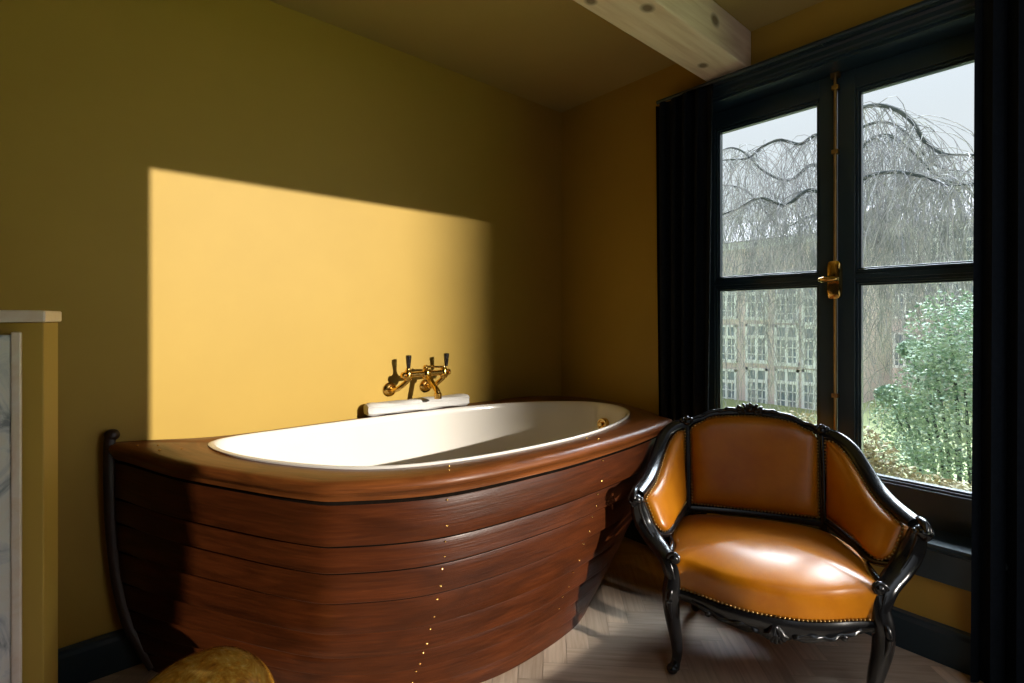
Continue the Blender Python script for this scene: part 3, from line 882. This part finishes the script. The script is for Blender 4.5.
# brick house
def house(x0, x1, y, z1, wins, label, roofh, wsize=(1.0, 1.55)):
    h = empty('brick_house', ((x0 + x1) / 2, y, GZ)); tag(h, label, 'house')
    I = Matrix.Translation((-(x0 + x1) / 2, -y, -GZ))
    def hp(mb, name, mat, parent=h, **k):
        o = mb.build(name, mat, parent, **k); o.matrix_parent_inverse = I if parent is h else Matrix(); return o
    hp(MB().box((x0, y, GZ), (x1, y + 7, z1)), 'wall', M['brick'], smooth=0)
    m = MB(); m.add([(x0 - .3, y - .4, z1 - .1), (x1 + .3, y - .4, z1 - .1), (x1 + .3, y + 3.5, z1 + roofh), (x0 - .3, y + 3.5, z1 + roofh), (x0 - .3, y + 7.4, z1 - .1), (x1 + .3, y + 7.4, z1 - .1)],
                    [(0, 1, 2, 3), (3, 2, 5, 4), (0, 3, 4), (1, 5, 2), (0, 4, 5, 1)])
    hp(m, 'roof', M['roof'], smooth=0)
    hp(MB().box((x0 - .1, y - .18, z1 - .35), (x1 + .1, y - .005, z1 - .1)), 'cornice', M['stone_white'], smooth=0)
    for (wx, wz) in wins:
        ww, wh = wsize; m = MB(); t = .09
        m.box((wx - ww/2, y - .07, wz - wh/2), (wx - ww/2 + t, y - .003, wz + wh/2)).box((wx + ww/2 - t, y - .07, wz - wh/2), (wx + ww/2, y - .003, wz + wh/2))
        m.box((wx - ww/2, y - .07, wz + wh/2 - t), (wx + ww/2, y - .003, wz + wh/2)).box((wx - ww/2, y - .12, wz - wh/2 - .04), (wx + ww/2, y - .003, wz - wh/2 + t))
        m.box((wx - .05, y - .06, wz - wh/2), (wx + .05, y - .003, wz + wh/2)).box((wx - ww/2, y - .08, wz + .18), (wx + ww/2, y - .003, wz + .30))
        for q in (-.25, .25): m.box((wx + q*ww - .018, y - .05, wz - wh/2), (wx + q*ww + .018, y - .003, wz + .2))
        for q in (-.35, -.08): m.box((wx - ww/2, y - .05, wz + q*wh/1.2 - .018), (wx + ww/2, y - .003, wz + q*wh/1.2 + .018))
        f = hp(m, 'window', M['stone_white'], smooth=0)
        MB().box((wx - ww/2 + .05, y - .025, wz - wh/2 + .05), (wx + ww/2 - .05, y - .002, wz + wh/2 - .05)).build('pane', M['far_glass'], f, smooth=0)
    return h
def ray(px, py, Y):
    t = (px - 512) / 502; dx = -math.sin(YAW) + t * math.cos(YAW); dy = math.cos(YAW) + t * math.sin(YAW)
    D = (Y - CY) / dy; return CX + dx * D, H - (py - 318) / 502 * D
HY = 17.0
wins = []
for px, rows in ((727, (300, 343, 387)), (757, (300, 343, 387)), (787, (302, 345, 389)), (815, (304, 347, 391))):
    for py in rows:
        x, z = ray(px, py, HY); wins.append((x, z))
x0 = ray(690, 318, HY)[0]; x1 = ray(838, 318, HY)[0]
house(x0 - 4, x1, HY, ray(760, 238, HY)[1], wins, 'pale brick house with white sash windows seen through the left casement', 1.3, (.82, 1.45))
HY2 = 26.0; wins = []
for px in (875, 905, 938, 965):
    for py in (245, 300, 350): wins.append(ray(px, py, HY2))
house(ray(846, 318, HY2)[0], ray(1000, 318, HY2)[0] + 4, HY2, ray(910, 225, HY2)[1], wins, 'rosier brick house with white windows seen through the right casement', 1.8, (.9, 1.6))

# weeping tree
def tree():
    r = random.Random(11); TX, TYy = -.75, 8.3
    t = empty('weeping_tree', (TX, TYy, GZ)); tag(t, 'bare weeping tree with trailing twigs outside the window', 'tree')
    I = Matrix.Translation((-TX, -TYy, -GZ))
    m = MB(); path = catmull([(TX, TYy, GZ), (TX + .05, TYy, 0), (TX - .06, TYy, 2), (TX + .02, TYy, 3.6), (TX, TYy, 4.4)], 6)
    m.sweep(path, [.20 - .10 * i / (len(path) - 1) for i in range(len(path))], 12)
    o = m.build('trunk', M['bark'], t); o.matrix_parent_inverse = I
    # branches given by image columns / rows so that the crown has the photo's outline, each with its own depth
    arcs = []
    def arc(pts):
        P = []
        for px, py, Y in pts:
            x, z = ray(px, py, Y); P.append((x, Y, z))
        return catmull(P, 8)
    arcs.append(arc([(838, 190, 8.3), (850, 120, 8.0), (868, 106, 7.7), (892, 108, 7.5), (912, 122, 7.4), (925, 142, 7.3), (945, 154, 7.2), (978, 156, 7.1), (1010, 175, 7.0)]))
    arcs.append(arc([(838, 150, 8.3), (818, 135, 8.3), (800, 144, 8.3), (780, 140, 8.2), (762, 147, 8.1), (748, 158, 8.0), (725, 160, 8.0), (700, 165, 8)]))
    arcs.append(arc([(838, 200, 8.3), (815, 165, 8.8), (790, 180, 9.1), (765, 172, 9.2), (740, 150, 9.4), (720, 152, 9.5), (690, 180, 9.6)]))
    arcs.append(arc([(838, 200, 8.3), (860, 150, 8.6), (885, 135, 8.9), (910, 150, 9.1), (940, 178, 9.2), (975, 185, 9.2)]))
    arcs.append(arc([(838, 210, 8.3), (862, 180, 7.4), (890, 172, 7.0), (920, 176, 6.8), (950, 186, 6.8), (985, 182, 6.8)]))
    arcs.append(arc([(838, 215, 8.3), (812, 190, 7.6), (785, 205, 7.2), (760, 198, 7.0), (735, 210, 7.0), (705, 220, 7.0)]))
    arcs.append(arc([(838, 170, 8.3), (852, 135, 9.5), (880, 122, 10.0), (905, 132, 10.2), (935, 165, 10.4), (970, 172, 10.5)]))
    arcs.append(arc([(838, 230, 8.3), (815, 215, 9.6), (780, 225, 10.2), (745, 190, 10.4), (715, 185, 10.5)]))
    for k, P in enumerate(arcs):
        m = MB(); n = len(P)
        m.sweep(P, [.042 - .030 * i / (n - 1) for i in range(n)], 8)
        o = m.build('branch', M['bark'], t); o.matrix_parent_inverse = I
    m = MB()
    for P in arcs:
        for _ in range(160):
            a = P[int(r.uniform(.10, .99) * (len(P) - 1))]
            p = V3(a); d = V3((r.uniform(-.5, .5), r.uniform(-.5, .5), r.uniform(-.25, .45))); pts = [p.copy()]
            L = r.uniform(.7, 5.0); seg = .22; steps = int(L / seg)
            for s in range(steps):
                d = d * .78 + V3((r.uniform(-.28, .28), r.uniform(-.28, .28), -.30)); d.normalize()
                p = p + d * seg; pts.append(p.copy())
                if p.z < GZ + .2: break
                if s > 2 and r.random() < .22:      # side twig
                    q = p.copy(); dd = V3((r.uniform(-1, 1), r.uniform(-1, 1), r.uniform(-.5, .3))); sp = [q.copy()]
                    for _s in range(r.randint(3, 7)):
                        dd = dd * .7 + V3((r.uniform(-.3, .3), r.uniform(-.3, .3), -.35)); dd.normalize(); q = q + dd * .14; sp.append(q.copy())
                    m.sweep(sp, .0045, 3)
            rr = r.uniform(.0035, .0075)
            m.sweep(pts, [rr * (1 - .5 * i / len(pts)) for i in range(len(pts))], 3)
    o = m.build('twigs', M['twig'], t, smooth=0); o.matrix_parent_inverse = I; o['kind'] = 'stuff'
tree()

def leafy(name, label, cat, blobs, n, size, mat, base, seed, stems=True):
    r = random.Random(seed); t = empty(name, base); tag(t, label, cat)
    I = Matrix.Translation((-base[0], -base[1], -base[2])); m = MB()
    for _ in range(n):
        c, rad = blobs[r.randrange(len(blobs))]
        d = V3((r.gauss(0, 1), r.gauss(0, 1), r.gauss(0, 1))).normalized() * (r.random() ** .4)
        p = V3(c) + V3((d.x * rad[0], d.y * rad[1], d.z * rad[2]))
        a = V3((r.gauss(0, 1), r.gauss(0, 1), r.gauss(0, .6))).normalized(); b = a.orthogonal(); b.rotate(Matrix.Rotation(r.uniform(0, 6.28), 3, a)); c2 = a.cross(b)
        s = size * r.uniform(.6, 1.3)
        m.add([p - a * s, p - b * s * .42 + c2 * s * .12, p + a * s, p + b * s * .42 + c2 * s * .12, p], [(0, 1, 4), (1, 2, 4), (2, 3, 4), (3, 0, 4)])
    o = m.build('foliage', mat, t, smooth=0); o.matrix_parent_inverse = I; o['kind'] = 'stuff'
    m = MB()
    for c, rad in blobs:
        c = V3(c); b0 = V3((base[0] + (c.x - base[0]) * .25, base[1] + (c.y - base[1]) * .25, base[2]))
        m.sweep(catmull([b0, b0.lerp(c, .5) + V3((.08, 0, .1)), c], 5), [.03 - .0018 * i for i in range(11)], 6)
    o = m.build('stems', M['bark'], t); o.matrix_parent_inverse = I
def bl(px, py, Y, rx, ry, rz):
    x, z = ray(px, py, Y); return ((x, Y, z), (rx, ry, rz))
b1 = [bl(950, 330, 4.6, .40, .5, .45), bl(965, 390, 4.4, .45, .5, .45), bl(930, 400, 4.7, .42, .5, .40), bl(905, 415, 4.9, .35, .4, .30), bl(955, 450, 4.3, .5, .5, .35), bl(915, 455, 4.5, .40, .4, .25), bl(935, 365, 4.6, .3, .4, .35), bl(985, 340, 4.5, .4, .5, .5), bl(890, 395, 5.0, .16, .2, .12), bl(912, 350, 5.0, .15, .2, .12), bl(990, 430, 4.3, .4, .5, .5)]
leafy('evergreen_shrub', 'green evergreen shrub outside the lower right window panes', 'shrub', b1, 15000, .023, M['leafgreen'], (ray(950, 400, 4.6)[0], 4.6, GZ), 5)
b2 = [bl(868, 455, 3.3, .25, .2, .24), bl(893, 480, 3.2, .25, .2, .18), bl(935, 490, 3.1, .3, .2, .12), bl(845, 445, 3.3, .3, .2, .28), bl(805, 430, 3.4, .4, .2, .22), bl(965, 496, 3.0, .3, .2, .12)]
leafy('withered_hedge', 'brownish withered low hedge below the green shrub outside', 'hedge', b2, 3600, .026, M['hedge'], (ray(880, 470, 3.2)[0], 3.2, GZ), 9)

# added unseen house: shades the garden and softly ends the sun patch
HX = 56
ny = -.90 + SX * (HX + 8)
nb = empty('sun_blocker_house', (HX + 4, ny + 15, GZ)); tag(nb, 'added tall unseen brick house that blocks the sun', 'house')
def nbp(mb, name, mat):
    o = mb.build(name, mat, nb, smooth=0); o.matrix_parent_inverse = Matrix.Translation((-(HX + 4), -(ny + 15), -GZ))
nbp(MB().box((HX, ny, GZ), (HX + 8, ny + 40, 24)), 'wall', M['brick'])
nbp(MB().add([(HX - .3, ny, 24), (HX + 8.3, ny, 24), (HX + 4, ny, 27), (HX - .3, ny + 40, 24), (HX + 8.3, ny + 40, 24), (HX + 4, ny + 40, 27)], [(0, 2, 1), (3, 4, 5), (0, 3, 5, 2), (1, 2, 5, 4), (0, 1, 4, 3)]), 'roof', M['roof'])

# ------------------------------------------------------------------ light
sun = bpy.data.lights.new('sun', 'SUN'); so = bpy.data.objects.new('sun', sun); COL.objects.link(so)
sun.energy = 6.1; sun.angle = math.radians(.55); sun.color = (1, .93, .82)
so.rotation_euler = V3((-1, -SX, -SZ)).to_track_quat('-Z', 'Y').to_euler(); so.location = (8, 2, 3)

w = bpy.data.worlds.new('world'); S.world = w; w.use_nodes = True; nt = w.node_tree
bg = nt.nodes['Background']
tc = N(nt, 'ShaderNodeTexCoord'); sp_ = N(nt, 'ShaderNodeSeparateXYZ'); nt.links.new(tc.outputs['Generated'], sp_.inputs[0])
# overcast sky: pale near the horizon, brightening towards the zenith
r = ramp(nt, sp_.outputs['Z'], [(0, (.82, .86, .90)), (.30, (.84, .89, .94)), (.42, (.88, .96, 1.05)), (1, (.86, .95, 1.06))])
def mrange(sock, a, b, c, d):
    m_ = N(nt, 'ShaderNodeMapRange'); m_.interpolation_type = 'SMOOTHSTEP'
    for k, v in (('From Min', a), ('From Max', b), ('To Min', c), ('To Max', d)): m_.inputs[k].default_value = v
    nt.links.new(sock, m_.inputs['Value']); return m_.outputs[0]
dt = N(nt, 'ShaderNodeVectorMath', operation='DOT_PRODUCT'); dt.inputs[1].default_value = V3((-.25, .75, .61)).normalized()
nt.links.new(tc.outputs['Generated'], dt.inputs[0])
glow = mrange(dt.outputs['Value'], .74, .985, 0, 1)          # bright sky patch added out of view for seat highlight and window light
high = mrange(sp_.outputs['Z'], .37, .52, 0, 1)
m1 = N(nt, 'ShaderNodeMath', operation='MULTIPLY'); nt.links.new(glow, m1.inputs[0]); nt.links.new(high, m1.inputs[1])
m2_ = N(nt, 'ShaderNodeMath', operation='MULTIPLY_ADD'); nt.links.new(m1.outputs[0], m2_.inputs[0]); m2_.inputs[1].default_value = 42
nt.links.new(mrange(sp_.outputs['Z'], .36, .7, 1.0, 1.25), m2_.inputs[2])
east = mrange(sp_.outputs['X'], .45, .9, 1.0, .15)            # sky darkened on this side only to cut fill through the right window
m3 = N(nt, 'ShaderNodeMath', operation='MULTIPLY'); nt.links.new(m2_.outputs[0], m3.inputs[0]); nt.links.new(east, m3.inputs[1])
nt.links.new(r, bg.inputs['Color']); nt.links.new(m3.outputs[0], bg.inputs['Strength'])
# light portal in the window
pl = bpy.data.lights.new('daylight_portal', 'AREA'); pl.shape = 'RECTANGLE'; pl.size = OX1 - OX0; pl.size_y = OZ1 - OZ0; pl.cycles.is_portal = True
po = bpy.data.objects.new('daylight_portal', pl); COL.objects.link(po)
po.location = ((OX0 + OX1) / 2, .31, (OZ0 + OZ1) / 2); po.rotation_euler = (-PI / 2, 0, 0)

S.view_settings.view_transform = 'Standard'; S.view_settings.look = 'None'; S.view_settings.gamma = 1; S.view_settings.exposure = 0
S.view_settings.use_curve_mapping = False
S.cycles.use_denoising = True; S.cycles.max_bounces = 10; S.cycles.diffuse_bounces = 6; S.cycles.sample_clamp_indirect = 6
S.cycles.caustics_reflective = False; S.cycles.caustics_refractive = False; S.cycles.transparent_max_bounces = 12
